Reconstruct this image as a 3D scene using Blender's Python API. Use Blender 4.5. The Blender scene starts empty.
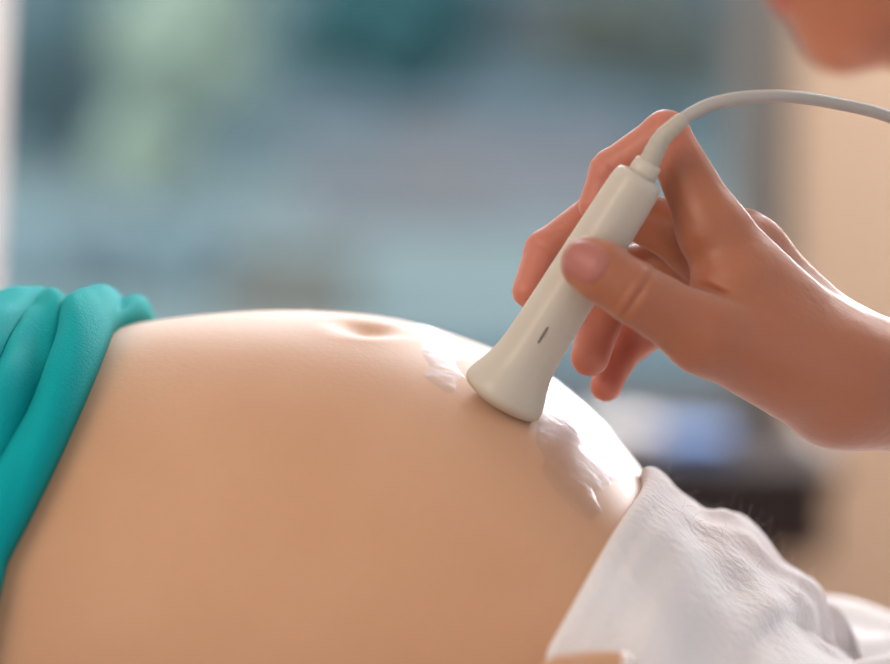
import bpy, bmesh, math, random
import numpy as np
from mathutils import Vector, Matrix
random.seed(7); rng = np.random.default_rng(7)
C = bpy.context.scene.collection
S = bpy.context.scene

# ------------------------------------------------------------------ camera
PITCH = math.radians(5.0); DIST = 1.2; PXM = 0.0004          # metres per pixel at the focus distance
FPX = DIST / PXM
CAM = Vector((0, -DIST * math.cos(PITCH), DIST * math.sin(PITCH)))
cd = bpy.data.cameras.new('camera'); cam = bpy.data.objects.new('camera', cd); C.objects.link(cam)
cam.location = CAM; cam.rotation_euler = (math.pi / 2 - PITCH, 0, 0)
cd.sensor_fit = 'HORIZONTAL'; cd.sensor_width = 36.0; cd.lens = 36.0 * FPX / 890
cd.clip_start = 0.05; cd.clip_end = 200
cd.dof.use_dof = True; cd.dof.focus_distance = 1.150; cd.dof.aperture_fstop = 3.3
S.camera = cam
def P(px, py, Y):                                             # the point seen at a pixel, at depth Y
    u, v = (px - 445) / FPX, (332 - py) / FPX
    d = Vector((u, math.cos(PITCH) + v * math.sin(PITCH), -math.sin(PITCH) + v * math.cos(PITCH)))
    return CAM + d * ((Y - CAM.y) / d.y)

# ------------------------------------------------------------------ world, light, exposure
w = bpy.data.worlds.new('world'); S.world = w; w.use_nodes = True
bg = w.node_tree.nodes['Background']; bg.inputs[0].default_value = (0.90, 0.92, 1.0, 1); bg.inputs[1].default_value = 0.75
def area(name, loc, aim, sx, sy, watts, col):
    l = bpy.data.lights.new(name, 'AREA'); l.shape = 'RECTANGLE'; l.size = sx; l.size_y = sy; l.energy = watts; l.color = col
    o = bpy.data.objects.new(name, l); C.objects.link(o); o.location = loc
    o.rotation_euler = (Vector(aim) - Vector(loc)).to_track_quat('-Z', 'Y').to_euler()
    return o
area('window_daylight', (0.15, 2.8, 1.25), (0.05, 0, -0.05), 1.3, 0.9, 36, (0.86, 0.94, 1.0))
area('side_glare_light', (1.25, 2.85, 0.75), (0.05, 0, -0.05), 1.0, 1.3, 90, (0.97, 0.98, 1.0))  # added on the right for the glare on the gel and the hand's rim
sl_ = bpy.data.lights.new('sun', 'SUN'); sl_.energy = 3.1; sl_.angle = 0.01; sl_.color = (1.0, 0.96, 0.90)
sun = bpy.data.objects.new('sun', sl_); C.objects.link(sun); sun.rotation_euler = Vector((1.0, 0.6, -1.2)).to_track_quat('-Z', 'Y').to_euler()
area('gel_glare_light', (1.35, 2.1, 1.93), (1.25, 1.6, 0), 1.6, 0.9, 150, (1.0, 0.97, 0.95))  # added overhead to give the gel its glare; no fixture
area('warm_front_fill', (-1.3, -1.3, 1.1), (-0.1, 0, -0.1), 0.9, 0.9, 17, (1.0, 0.80, 0.60))  # warm fill added in front, left of the camera; no lamp body
S.view_settings.view_transform = 'Standard'; S.view_settings.look = 'None'
S.view_settings.gamma = 1; S.view_settings.use_curve_mapping = False
S.view_settings.exposure = 0.0
S.cycles.use_denoising = True

# ------------------------------------------------------------------ helpers
def srgb(r, g, b):
    f = lambda c: (c / 255 / 12.92) if c / 255 <= 0.04045 else ((c / 255 + 0.055) / 1.055) ** 2.4
    return (f(r), f(g), f(b), 1)
def pinken(m, attr, col):                                    # pinker fingers: palm-side skin tone, with light through the flesh put into the colour
    nt = m.node_tree; b = nt.nodes['Principled BSDF']; l = b.inputs['Base Color'].links[0]; a = nt.nodes.new('ShaderNodeAttribute'); a.attribute_name = attr
    x = nt.nodes.new('ShaderNodeMix'); x.data_type = 'RGBA'; x.inputs[7].default_value = col
    nt.links.new(a.outputs['Fac'], x.inputs[0]); nt.links.new(l.from_socket, x.inputs[6]); nt.links.new(x.outputs[2], b.inputs['Base Color'])
def mat(name, col, rough=0.5, spec=0.4, noise=0.0, nscale=40, bump=0.0, bscale=200, col2=None, sss=0.0, sheen=0.0, metal=0.0, coat=0.0):
    m = bpy.data.materials.new(name); m.use_nodes = True; nt = m.node_tree; b = nt.nodes['Principled BSDF']
    b.inputs['Roughness'].default_value = rough; b.inputs['Specular IOR Level'].default_value = spec
    b.inputs['Metallic'].default_value = metal; b.inputs['Coat Weight'].default_value = coat
    tc = nt.nodes.new('ShaderNodeTexCoord')
    n = nt.nodes.new('ShaderNodeTexNoise'); n.inputs['Scale'].default_value = nscale; n.inputs['Detail'].default_value = 3
    nt.links.new(tc.outputs['Object'], n.inputs['Vector'])
    r = nt.nodes.new('ShaderNodeMix'); r.data_type = 'RGBA'
    r.inputs[6].default_value = col
    r.inputs[7].default_value = col2 or tuple(c * (1 - noise) for c in col[:3]) + (1,)
    nt.links.new(n.outputs['Fac'], r.inputs[0]); nt.links.new(r.outputs[2], b.inputs['Base Color'])
    if bump:
        n2 = nt.nodes.new('ShaderNodeTexNoise'); n2.inputs['Scale'].default_value = bscale; n2.inputs['Detail'].default_value = 4
        nt.links.new(tc.outputs['Object'], n2.inputs['Vector'])
        bp = nt.nodes.new('ShaderNodeBump'); bp.inputs['Strength'].default_value = bump; bp.inputs['Distance'].default_value = 0.002
        nt.links.new(n2.outputs['Fac'], bp.inputs['Height']); nt.links.new(bp.outputs[0], b.inputs['Normal'])
    if sss:
        b.inputs['Subsurface Weight'].default_value = sss
        b.inputs['Subsurface Radius'].default_value = (1.0, 0.32, 0.16); b.inputs['Subsurface Scale'].default_value = 0.008
    if sss > 0.4: b.inputs['Subsurface Scale'].default_value = 0.012
    if sheen:
        b.inputs['Sheen Weight'].default_value = sheen; b.inputs['Sheen Roughness'].default_value = 0.5
    return m
def link(name, me, m, parent=None, smooth=True):
    o = bpy.data.objects.new(name, me); C.objects.link(o)
    for k in (m if isinstance(m, (list, tuple)) else [m]):
        if k: me.materials.append(k)
    if smooth:
        me.polygons.foreach_set('use_smooth', [True] * len(me.polygons))
    if parent: o.parent = parent
    return o
def from_bm(name, bm, m, parent=None, smooth=False):
    bmesh.ops.recalc_face_normals(bm, faces=bm.faces[:])
    me = bpy.data.meshes.new(name); bm.to_mesh(me); bm.free()
    return link(name, me, m, parent, smooth)
def from_np(name, V, F, m, parent=None):
    me = bpy.data.meshes.new(name); me.from_pydata([tuple(v) for v in V.tolist()], [], [tuple(f) for f in F.tolist()]); me.update()
    return link(name, me, m, parent, True)
def tag(o, label=None, cat=None, group=None, kind=None):
    if label: o['label'] = label
    if cat: o['category'] = cat
    if group: o['group'] = group
    if kind: o['kind'] = kind
    return o
def empty(name, loc=(0, 0, 0)):
    o = bpy.data.objects.new(name, None); C.objects.link(o); o.location = loc; o.empty_display_size = 0.05
    return o
def attach(o, root):                                          # geometry is in world space: keep it there under a moved root
    o.parent = root; o.matrix_parent_inverse = Matrix.Translation(-Vector(root.location))
def box(bm, x0, x1, y0, y1, z0, z1, bev=0.0):
    vs = [bm.verts.new((x, y, z)) for x in (x0, x1) for y in (y0, y1) for z in (z0, z1)]
    fs = [(0, 1, 3, 2), (4, 6, 7, 5), (0, 4, 5, 1), (2, 3, 7, 6), (0, 2, 6, 4), (1, 5, 7, 3)]
    nf = [bm.faces.new([vs[i] for i in f]) for f in fs]
    if bev:
        es = list({e for f in nf for e in f.edges})
        bmesh.ops.bevel(bm, geom=es, offset=bev, segments=3, affect='EDGES', profile=0.5)
def spline(pts, n):                                           # Catmull-Rom through the points
    p = [np.array(q, float) for q in pts]; p = [2 * p[0] - p[1]] + p + [2 * p[-1] - p[-2]]
    out = []
    for i in range(1, len(p) - 2):
        for k in range(n):
            t = k / n; a, b, c, d = p[i - 1:i + 3]
            out.append(0.5 * (2 * b + (c - a) * t + (2 * a - 5 * b + 4 * c - d) * t * t + (3 * b - a - 3 * c + d) * t ** 3))
    out.append(p[-2]); return np.array(out)
def tube(bm, pts, radii, seg=16, caps=True, sup=2.0, up=None):
    pts = [Vector(p) for p in pts]; n = len(pts)
    rad = radii if hasattr(radii, '__len__') else [radii] * n
    t0 = (pts[1] - pts[0]).normalized(); ref = Vector(up) if up else Vector((0, 1, 0))
    if abs(t0.dot(ref)) > 0.95: ref = Vector((1, 0, 0))
    u = (ref - t0 * ref.dot(t0)).normalized(); rings = []
    for i in range(n):
        t = (pts[min(i + 1, n - 1)] - pts[max(i - 1, 0)]).normalized()
        u = (u - t * u.dot(t)).normalized(); v = t.cross(u)
        ring = []
        for k in range(seg):
            a = 2 * math.pi * k / seg; c, s = math.cos(a), math.sin(a)
            q = (abs(c) ** sup + abs(s) ** sup) ** (-1 / sup)
            ring.append(bm.verts.new(pts[i] + (u * c + v * s) * (rad[i] * q)))
        rings.append(ring)
    for i in range(n - 1):
        for k in range(seg):
            bm.faces.new((rings[i][k], rings[i][(k + 1) % seg], rings[i + 1][(k + 1) % seg], rings[i + 1][k]))
    if caps:
        bm.faces.new(rings[0][::-1]); bm.faces.new(rings[-1])
def struct(o): o['kind'] = 'structure'; return o

# -------- signed distance modelling on a rectilinear grid, meshed with surface nets
def axis(*spans):                                             # spans: (start, end, step)
    out = []
    for a, b, s in spans:
        n = max(1, int(round((b - a) / s))); out.append(np.linspace(a, b, n, endpoint=False))
    out.append(np.array([spans[-1][1]])); return np.concatenate(out).astype(np.float32)
def smin(a, b, k):
    h = np.clip(0.5 + 0.5 * (b - a) / k, 0, 1)
    return b + (a - b) * h - k * h * (1 - h)
class Field:
    def __init__(s, xs, ys, zs):
        s.ax = (xs, ys, zs); s.F = np.full((len(xs), len(ys), len(zs)), 0.5, np.float32)
    def sl(s, lo, hi):
        r = []
        for a, l, h in zip(s.ax, lo, hi):
            i = max(0, np.searchsorted(a, l) - 1); j = min(len(a), np.searchsorted(a, h) + 1); r.append(slice(i, max(j, i + 1)))
        return tuple(r)
    def grid(s, sl):
        return s.ax[0][sl[0]][:, None, None], s.ax[1][sl[1]][None, :, None], s.ax[2][sl[2]][None, None, :]
    def add(s, prims, k, kin, into=None, base=None):          # union the primitives (kin), then join to the field (k)
        m = 0.03
        lo = np.min([p.lo for p in prims], 0) - m; hi = np.max([p.hi for p in prims], 0) + m
        sl = s.sl(lo, hi); g = s.grid(sl); G = None
        for p in prims:
            d = p(*g).astype(np.float32); G = d if G is None else smin(G, d, kin)
        src = s.F if base is None else base
        J = smin(src[sl], G, k)
        s.F[sl] = J if base is None else np.minimum(s.F[sl], J)
    def cut(s, prim, k):
        sl = s.sl(prim.lo - 0.02, prim.hi + 0.02); d = -prim(*s.grid(sl)).astype(np.float32)
        s.F[sl] = -smin(-s.F[sl], -d, k)
    def shift(s, c, rad, fn):
        c = np.array(c); sl = s.sl(c - rad, c + rad); x, y, z = s.grid(sl)
        s.F[sl] += fn(x - c[0], y - c[1], z - c[2]).astype(np.float32)
    def mesh(s):
        F = s.F; I = F < 0; nx, ny, nz = F.shape
        cnt = np.zeros((nx - 1, ny - 1, nz - 1), np.uint8)
        cor = [(a, b, c) for a in (0, 1) for b in (0, 1) for c in (0, 1)]
        for a, b, c in cor: cnt += I[a:nx - 1 + a, b:ny - 1 + b, c:nz - 1 + c]
        M = (cnt > 0) & (cnt < 8); idx = np.argwhere(M); n = len(idx)
        vid = np.full(M.shape, -1, np.int32); vid[M] = np.arange(n)
        acc = np.zeros((n, 3)); num = np.zeros(n)
        for ca in cor:
            for d in range(3):
                if ca[d]: continue
                cb = list(ca); cb[d] = 1
                A = idx + ca; B = idx + cb
                fa = F[A[:, 0], A[:, 1], A[:, 2]]; fb = F[B[:, 0], B[:, 1], B[:, 2]]
                k = (fa < 0) != (fb < 0); t = fa[k] / (fa[k] - fb[k])
                pa = np.stack([s.ax[q][A[k, q]] for q in range(3)], 1); pb = np.stack([s.ax[q][B[k, q]] for q in range(3)], 1)
                acc[k] += pa + (pb - pa) * t[:, None]; num[k] += 1
        V = acc / num[:, None]; Q = []
        for d in range(3):
            e1, e2 = [(1, 2), (2, 0), (0, 1)][d]
            lo = [slice(1, -1)] * 3; hi = [slice(1, -1)] * 3
            lo[d] = slice(0, -1); hi[d] = slice(1, None)
            X = I[tuple(lo)] != I[tuple(hi)]; W = np.argwhere(X)
            off = [1, 1, 1]; off[d] = 0; W = W + off
            ins = I[W[:, 0], W[:, 1], W[:, 2]]
            def cell(s1, s2):
                U = W.copy(); U[:, e1] -= s1; U[:, e2] -= s2
                return vid[U[:, 0], U[:, 1], U[:, 2]]
            q = np.stack([cell(1, 1), cell(0, 1), cell(0, 0), cell(1, 0)], 1)
            q[~ins] = q[~ins][:, ::-1]; Q.append(q)
        return V, np.concatenate(Q)
class Cone:                                                   # a capsule whose radius runs from ra to rb
    def __init__(s, a, b, ra, rb):
        s.a = np.array(a, float); s.b = np.array(b, float); s.ra, s.rb = ra, rb
        s.lo = np.minimum(s.a - ra, s.b - rb); s.hi = np.maximum(s.a + ra, s.b + rb)
    def __call__(s, x, y, z):
        d = s.b - s.a; L = max(float(d @ d), 1e-12)
        t = np.clip(((x - s.a[0]) * d[0] + (y - s.a[1]) * d[1] + (z - s.a[2]) * d[2]) / L, 0, 1)
        return np.sqrt((x - s.a[0] - t * d[0]) ** 2 + (y - s.a[1] - t * d[1]) ** 2 + (z - s.a[2] - t * d[2]) ** 2) - (s.ra + (s.rb - s.ra) * t)
class Ell:                                                    # an ellipsoid, axes along the columns of R
    def __init__(s, c, r, R=None):
        s.c = np.array(c, float); s.r = np.array(r, float); s.R = np.eye(3) if R is None else np.array(R)
        m = s.r.max(); s.lo = s.c - m; s.hi = s.c + m
    def __call__(s, x, y, z):
        q = [((x - s.c[0]) * s.R[0, i] + (y - s.c[1]) * s.R[1, i] + (z - s.c[2]) * s.R[2, i]) / s.r[i] for i in range(3)]
        k0 = np.sqrt(q[0] ** 2 + q[1] ** 2 + q[2] ** 2)
        k1 = np.sqrt((q[0] / s.r[0]) ** 2 + (q[1] / s.r[1]) ** 2 + (q[2] / s.r[2]) ** 2)
        return k0 * (k0 - 1) / np.maximum(k1, 1e-6)
def chain(pts, rad): return [Cone(pts[i], pts[i + 1], rad[i], rad[i + 1]) for i in range(len(pts) - 1)]
def relax(o, f=0.5, n=2):
    m = o.modifiers.new('relax', 'SMOOTH'); m.factor = f; m.iterations = n
def finish_normals(o): pass

# ------------------------------------------------------------------ room and what lies outside the window
FLOOR = -1.02; WALLY = 3.0
wx0, wx1 = P(-60, 400, WALLY).x, P(792, 400, WALLY).x; wz0, wz1 = P(400, 428, WALLY).z, 1.75
m_wall = mat('wall_paint', srgb(190, 165, 142), 0.8, 0.2, 0.06, 3)
m_white = mat('white_paint', srgb(225, 224, 224), 0.5, 0.4, 0.04, 5)
m_floor = mat('oak_floor', srgb(150, 112, 82), 0.45, 0.4, 0.25, 8)
bm = bmesh.new(); box(bm, -3, 3, -2.4, 3.15, FLOOR - 0.1, FLOOR); struct(from_bm('floor', bm, m_floor))
bm = bmesh.new()
box(bm, -3, wx0, WALLY, WALLY + 0.15, FLOOR, 1.95); box(bm, wx1, 0.74, WALLY, WALLY + 0.15, FLOOR, 1.95); box(bm, 1.78, 3, WALLY, WALLY + 0.15, FLOOR, 1.95); box(bm, 0.74, 1.78, WALLY, WALLY + 0.15, FLOOR, -0.25); box(bm, 0.74, 1.78, WALLY, WALLY + 0.15, 1.45, 1.95)
box(bm, wx0, wx1, WALLY, WALLY + 0.15, FLOOR, wz0); box(bm, wx0, wx1, WALLY, WALLY + 0.15, wz1, 1.95)
struct(from_bm('wall_back', bm, m_wall))
bm = bmesh.new(); box(bm, -4.5, 4.5, -3.6, 3.15, 1.95, 2.05); struct(from_bm('ceiling', bm, m_white))
bm = bmesh.new(); box(bm, -3, 3, WALLY - 0.015, WALLY, FLOOR, FLOOR + 0.09, 0.004); struct(from_bm('baseboard_back', bm, m_white))
win = struct(empty('window_1', ((wx0 + wx1) / 2, WALLY + 0.05, wz0)))
m_frame = mat('window_frame_grey', srgb(122, 120, 116), 0.4, 0.4)
bm = bmesh.new(); t = 0.045
for a, b, c, d in ((wx0, wx0 + t, wz0, wz1), (wx1 - 0.085, wx1, wz0, wz1), (wx0, wx1, wz0, wz0 + t), (wx0, wx1, wz1 - t, wz1)):
    box(bm, a, b, WALLY + 0.03, WALLY + 0.09, c, d, 0.004)
attach(from_bm('window_frame', bm, m_frame), win)
def fresnel(nt, ior):                                         # the same reflectance from either side of a thin film
    f = nt.nodes.new('ShaderNodeFresnel'); g = nt.nodes.new('ShaderNodeNewGeometry'); m = nt.nodes.new('ShaderNodeMix')
    m.inputs[2].default_value = ior; m.inputs[3].default_value = 1 / ior
    nt.links.new(g.outputs['Backfacing'], m.inputs[0]); nt.links.new(m.outputs[0], f.inputs[0]); return f
m_glass = bpy.data.materials.new('tinted_window_glass'); m_glass.use_nodes = True; nt = m_glass.node_tree; nt.nodes.clear()
out = nt.nodes.new('ShaderNodeOutputMaterial'); tr = nt.nodes.new('ShaderNodeBsdfTransparent'); tr.inputs[0].default_value = (0.86, 0.95, 0.97, 1)
gl = nt.nodes.new('ShaderNodeBsdfGlossy'); gl.inputs['Roughness'].default_value = 0.03
fr = fresnel(nt, 1.3); mx = nt.nodes.new('ShaderNodeMixShader')
nt.links.new(fr.outputs[0], mx.inputs[0]); nt.links.new(tr.outputs[0], mx.inputs[1]); nt.links.new(gl.outputs[0], mx.inputs[2]); nt.links.new(mx.outputs[0], out.inputs[0])
bm = bmesh.new(); box(bm, wx0 + t, wx1 - 0.085, WALLY + 0.057, WALLY + 0.063, wz0 + t, wz1 - t); attach(from_bm('window_pane', bm, m_glass), win)
bm = bmesh.new(); box(bm, wx0 - 0.05, wx1 + 0.04, WALLY - 0.11, WALLY + 0.03, wz0 - 0.03, wz0, 0.006); attach(from_bm('window_sill', bm, mat('sill_paint', srgb(196, 196, 200), 0.4)), win)

win = struct(empty('added_window', (1.26, WALLY + 0.05, -0.25))); bm = bmesh.new()  # unseen window, added to account for the side light
for a, b, c, d in ((0.74, 0.785, -0.25, 1.45), (1.735, 1.78, -0.25, 1.45), (0.74, 1.78, -0.25, -0.205), (0.74, 1.78, 1.405, 1.45)): box(bm, a, b, WALLY + 0.03, WALLY + 0.09, c, d, 0.004)
attach(from_bm('window_frame', bm, m_frame), win)
bm = bmesh.new(); box(bm, 0.785, 1.735, WALLY + 0.057, WALLY + 0.063, -0.205, 1.405); attach(from_bm('window_pane', bm, m_glass), win)

# outside: paving, pool, low wall, trees, house
m_pave = mat('pale_paving', srgb(156, 167, 168), 0.8, 0.2, 0.12, 0.8)
bm = bmesh.new(); box(bm, -14, 14, 3.15, 60, FLOOR - 0.2, FLOOR - 0.1); struct(from_bm('ground', bm, m_pave))
def outdoor_box(name, px0, px1, py0, py1, Y, dep, m, label, cat, bev=0.03, group=None):
    a, b = P(px0, py1, Y), P(px1, py0, Y)
    bm = bmesh.new(); box(bm, a.x, b.x, Y, Y + dep, a.z, b.z, bev)
    return tag(from_bm(name, bm, m), label, cat, group)
GZ = FLOOR - 0.1
# pool
pool = empty('garden_pool', (0.4, 10, GZ)); tag(pool, 'slate blue garden pool with a pale rim outside the window', 'pool')
bm = bmesh.new(); box(bm, -0.9, 2.4, 8.7, 11.3, GZ, GZ + 0.02); attach(from_bm('water', bm, mat('pool_water', srgb(58, 80, 98), 0.5, 0.3, 0.2, 3)), pool)
bm = bmesh.new()
for q in ((-1.05, 2.55, 11.3, 11.5), (-1.05, 2.55, 8.5, 8.7), (-1.05, -0.9, 8.7, 11.3), (2.4, 2.55, 8.7, 11.3)): box(bm, *q, GZ, GZ + 0.05, 0.01)
attach(from_bm('pool_rim', bm, mat('pool_rim_stone', srgb(150, 165, 172), 0.7)), pool)
# low garden wall
lw = P(300, 172, 22); rw = P(640, 172, 22)
gw = empty('garden_wall', ((lw.x + rw.x) / 2, 22, GZ)); tag(gw, 'low rose grey garden wall beyond the pool, under the dark trees', 'wall')
bm = bmesh.new(); box(bm, lw.x, rw.x, 22, 22.25, GZ, P(0, 118, 22).z, 0.02); attach(from_bm('wall_body', bm, mat('rose_render', srgb(168, 160, 166), 0.8, 0.2, 0.1, 2)), gw)
bm = bmesh.new(); box(bm, lw.x - 0.05, rw.x + 0.05, 21.95, 22.3, P(0, 122, 22).z, P(0, 108, 22).z, 0.02); attach(from_bm('coping', bm, mat('coping_stone', srgb(150, 158, 172), 0.7)), gw)
# planter trough
a = P(240, 275, 13); tr_ = empty('planter_trough', (a.x, 13.2, GZ)); tag(tr_, 'brown planter trough standing on the paving behind the pool', 'planter')
bm = bmesh.new(); box(bm, P(225, 0, 13).x, P(355, 0, 13).x, 13, 13.4, GZ, P(0, 262, 13).z, 0.02); attach(from_bm('trough', bm, mat('trough_brown', srgb(160, 146, 136), 0.8)), tr_)
bm = bmesh.new(); box(bm, P(221, 0, 13).x, P(359, 0, 13).x, 12.97, 13.43, P(0, 268, 13).z, P(0, 258, 13).z, 0.01); attach(from_bm('rim', bm, mat('trough_rim', srgb(140, 132, 126), 0.8)), tr_)
# house far behind
hz = P(0, -60, 34).z
hs = empty('garden_house', (0, 34, GZ)); tag(hs, 'pale grey house facade standing behind the garden trees', 'house')
bm = bmesh.new(); box(bm, -7, 7, 34, 38, GZ, hz + 1.2); attach(from_bm('facade', bm, mat('house_render', srgb(128, 146, 154), 0.8, 0.2, 0.1, 0.5)), hs)
bm = bmesh.new(); box(bm, -7.4, 7.4, 33.6, 38.4, hz + 1.2, hz + 1.45, 0.05); attach(from_bm('roof', bm, mat('house_roof', srgb(120, 110, 108), 0.8)), hs)
for q in (480, 600, 700):
    bm = bmesh.new(); box(bm, P(q, 0, 34).x, P(q + 75, 0, 34).x, 33.95, 34.02, P(0, 60, 34).z, P(0, -20, 34).z, 0.01)
    attach(from_bm('house_window', bm, mat('house_window_dark', srgb(104, 110, 116), 0.3)), hs)
def foliage(name, lobes, leaf, n, m, parent, seed):
    r = np.random.default_rng(seed); bm = bmesh.new()
    tot = sum(l[3] ** 2 for l in lobes)
    for cx, cy, cz, R in lobes:
        for _ in range(int(n * R * R / tot)):
            d = r.normal(size=3); d /= np.linalg.norm(d); q = np.array((cx, cy, cz)) + d * R * (0.55 + 0.45 * r.random() ** 0.5)
            nrm = Vector(d + r.normal(size=3) * 0.5).normalized(); u = nrm.orthogonal().normalized(); u.rotate(Matrix.Rotation(r.random() * 6.28, 3, nrm)); v = nrm.cross(u)
            s = leaf * (0.7 + 0.6 * r.random()); q = Vector(q)
            vs = [bm.verts.new(q + u * s), bm.verts.new(q + v * s * 0.45 + nrm * s * 0.12), bm.verts.new(q - u * s), bm.verts.new(q - v * s * 0.45 + nrm * s * 0.12)]
            bm.faces.new(vs)
    me = bpy.data.meshes.new(name); bm.to_mesh(me); bm.free()
    o = link(name, me, m, None, False); attach(o, parent); return o
m_bark = mat('bark', srgb(90, 84, 80), 0.9)
def tree(name, base_px, Y, lobes, leaf, n, m, label, cat, seed):
    b = P(base_px, 200, Y); t = empty(name, (b.x, Y, GZ)); tag(t, label, cat)
    L = [(P(px, py, Y).x, Y + dy, P(px, py, Y).z, rp * (Y + 1.2) / FPX) for px, py, dy, rp in lobes]
    bm = bmesh.new(); top = L[0]
    tube(bm, spline([(b.x, Y, GZ), (b.x * 0.7 + top[0] * 0.3, Y, (GZ + top[2]) / 2), (top[0], top[1], top[2])], 5), np.linspace(0.07, 0.025, 11), 10)
    attach(from_bm('trunk', bm, m_bark, None, True), t)
    foliage('crown', L, leaf, n, m, t, seed)
m_pale = mat('pale_green_leaves', srgb(232, 242, 222), 0.5, 0.4, 0.2, 4); m_teal = mat('teal_leaves', srgb(70, 134, 140), 0.6, 0.3, 0.35, 3)
m_blue = mat('blue_grey_leaves', srgb(128, 160, 168), 0.6, 0.3, 0.3, 3)
tree('garden_tree', 150, 25, [(160, 40, 0, 52), (145, 150, 0.2, 46), (200, 10, 0.3, 60), (215, 70, 0, 40)], 0.12, 2600, m_pale, 'pale green sunlit tree seen through the window beside the white screen', 'tree', 3)
tree('garden_tree', 405, 24, [(410, 40, 0, 62), (360, 10, 0.3, 55), (440, 10, 0, 50), (320, 40, 0.4, 40)], 0.12, 2600, m_teal, 'dark teal tree standing just behind the low garden wall', 'tree', 4)
tree('garden_tree', 60, 30, [(70, 40, 0, 60), (60, 120, 0.2, 50), (20, 70, 0, 50)], 0.13, 1600, m_blue, 'blue grey hazy tree half hidden by the white screen', 'tree', 5)
tree('garden_tree', 640, 29, [(650, 20, 0, 60), (700, 60, 0.3, 45), (590, 30, 0.2, 50)], 0.13, 1600, mat('olive_grey_leaves', srgb(146, 150, 142), 0.6, 0.3, 0.3, 3), 'olive grey tree in front of the house, behind the lifted hand', 'tree', 6)

hd0 = P(140, 250, 15); hg = empty('garden_hedge', (hd0.x, 15, GZ)); tag(hg, 'low blue grey hedge in front of the pale green tree outside', 'hedge')
HL = [(P(x, 250 + 8 * math.sin(x), 15).x, 15 + 0.1 * math.sin(3 * x), P(x, 262, 15).z, 56 * 16.2 / FPX) for x in (30, 75, 120, 165, 205)]
foliage('crown', HL, 0.07, 2600, mat('hedge_leaves', srgb(196, 214, 222), 0.6, 0.3, 0.25, 3), hg, 9)
bm = bmesh.new(); tube(bm, [(hd0.x, 15, GZ), (hd0.x, 15, P(0, 270, 15).z)], 0.04, 8); attach(from_bm('trunk', bm, m_bark, None, True), hg)

# white folding privacy screen on the left
sx = P(14, 150, 0.75).x
scr = empty('privacy_screen', (sx - 0.25, 0.75, FLOOR)); tag(scr, 'white fabric privacy screen at the left edge beside the window', 'screen')
m_cloth = mat('white_screen_fabric', srgb(240, 236, 234), 0.8, 0.2, 0.03, 30)
nt = m_cloth.node_tree; tl_ = nt.nodes.new('ShaderNodeBsdfTranslucent'); tl_.inputs[0].default_value = srgb(245, 240, 238); mx = nt.nodes.new('ShaderNodeMixShader'); mx.inputs[0].default_value = 0.5
nt.links.new(nt.nodes['Principled BSDF'].outputs[0], mx.inputs[1]); nt.links.new(tl_.outputs[0], mx.inputs[2]); nt.links.new(mx.outputs[0], nt.nodes['Material Output'].inputs[0])
V = []; F = []; nu, nv = 60, 30
for j in range(nv + 1):
    zz = FLOOR + 0.12 + (1.75) * j / nv
    for i in range(nu + 1):
        u = i / nu; xr = sx - 0.006 + (zz - P(14, 150, .75).z) * 0.055; xl = sx - 0.62
        V.append((xl + (xr - xl) * u, 0.75 + 0.014 * math.sin(u * 44 + 0.3 * math.sin(zz * 5)), zz))
for j in range(nv):
    for i in range(nu):
        a = j * (nu + 1) + i; F.append((a, a + 1, a + nu + 2, a + nu + 1))
o = from_np('curtain', np.array(V), np.array(F), m_cloth); attach(o, scr)
m_steel = mat('screen_steel', srgb(200, 202, 205), 0.3, 0.5, metal=0.8)
for q in (sx - 0.66,):
    bm = bmesh.new(); tube(bm, [(q, 0.75, FLOOR + 0.02), (q, 0.75, 0.87)], 0.012, 12); attach(from_bm('post', bm, m_steel, None, True), scr)
    bm = bmesh.new(); tube(bm, [(q, 0.55, FLOOR + 0.012), (q, 0.95, FLOOR + 0.012)], 0.012, 12); attach(from_bm('foot', bm, m_steel, None, True), scr)
bm = bmesh.new(); tube(bm, [(sx - 0.66, 0.75, 0.87), (sx + 0.05, 0.75, 0.87)], 0.010, 12); attach(from_bm('rail', bm, m_steel, None, True), scr)

# dark console table with a few things on it, in front of the back wall
TY = 2.1
tl, trr = P(430, 0, TY).x, P(846, 0, TY).x; tz = P(0, 464, TY).z; tb = P(0, 560, TY).z
tab = empty('console_table', ((tl + trr) / 2, TY + 0.2, FLOOR)); tag(tab, 'dark brown wooden console table below the window', 'table')
m_dark = mat('dark_walnut', srgb(40, 27, 25), 0.4, 0.4, 0.3, 12)
bm = bmesh.new(); box(bm, tl, trr, TY, TY + 0.42, tz - 0.025, tz, 0.005); attach(from_bm('tabletop', bm, m_dark), tab)
bm = bmesh.new(); box(bm, tl + 0.012, trr - 0.012, TY + 0.012, TY + 0.4, tb, tz - 0.025, 0.003); attach(from_bm('apron', bm, m_dark), tab)
for i in range(2):
    x0 = tl + 0.03 + i * (trr - tl - 0.05) / 2; x1 = x0 + (trr - tl - 0.09) / 2
    bm = bmesh.new(); box(bm, x0, x1, TY - 0.002, TY + 0.02, tb + 0.006, tz - 0.031, 0.003); d = from_bm('drawer', bm, m_dark); attach(d, tab)
    bm = bmesh.new(); tube(bm, [((x0 + x1) / 2, TY - 0.002, (tb + tz) / 2 - 0.012), ((x0 + x1) / 2, TY - 0.018, (tb + tz) / 2 - 0.012)], [0.006, 0.009], 12); k = from_bm('knob', bm, m_dark, None, True); k.parent = d
for x in (tl + 0.05, trr - 0.09):
    for y in (TY + 0.05, TY + 0.37):
        bm = bmesh.new(); box(bm, x - 0.02, x + 0.02, y - 0.02, y + 0.02, FLOOR, tb, 0.003); attach(from_bm('leg', bm, m_dark), tab)
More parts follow.
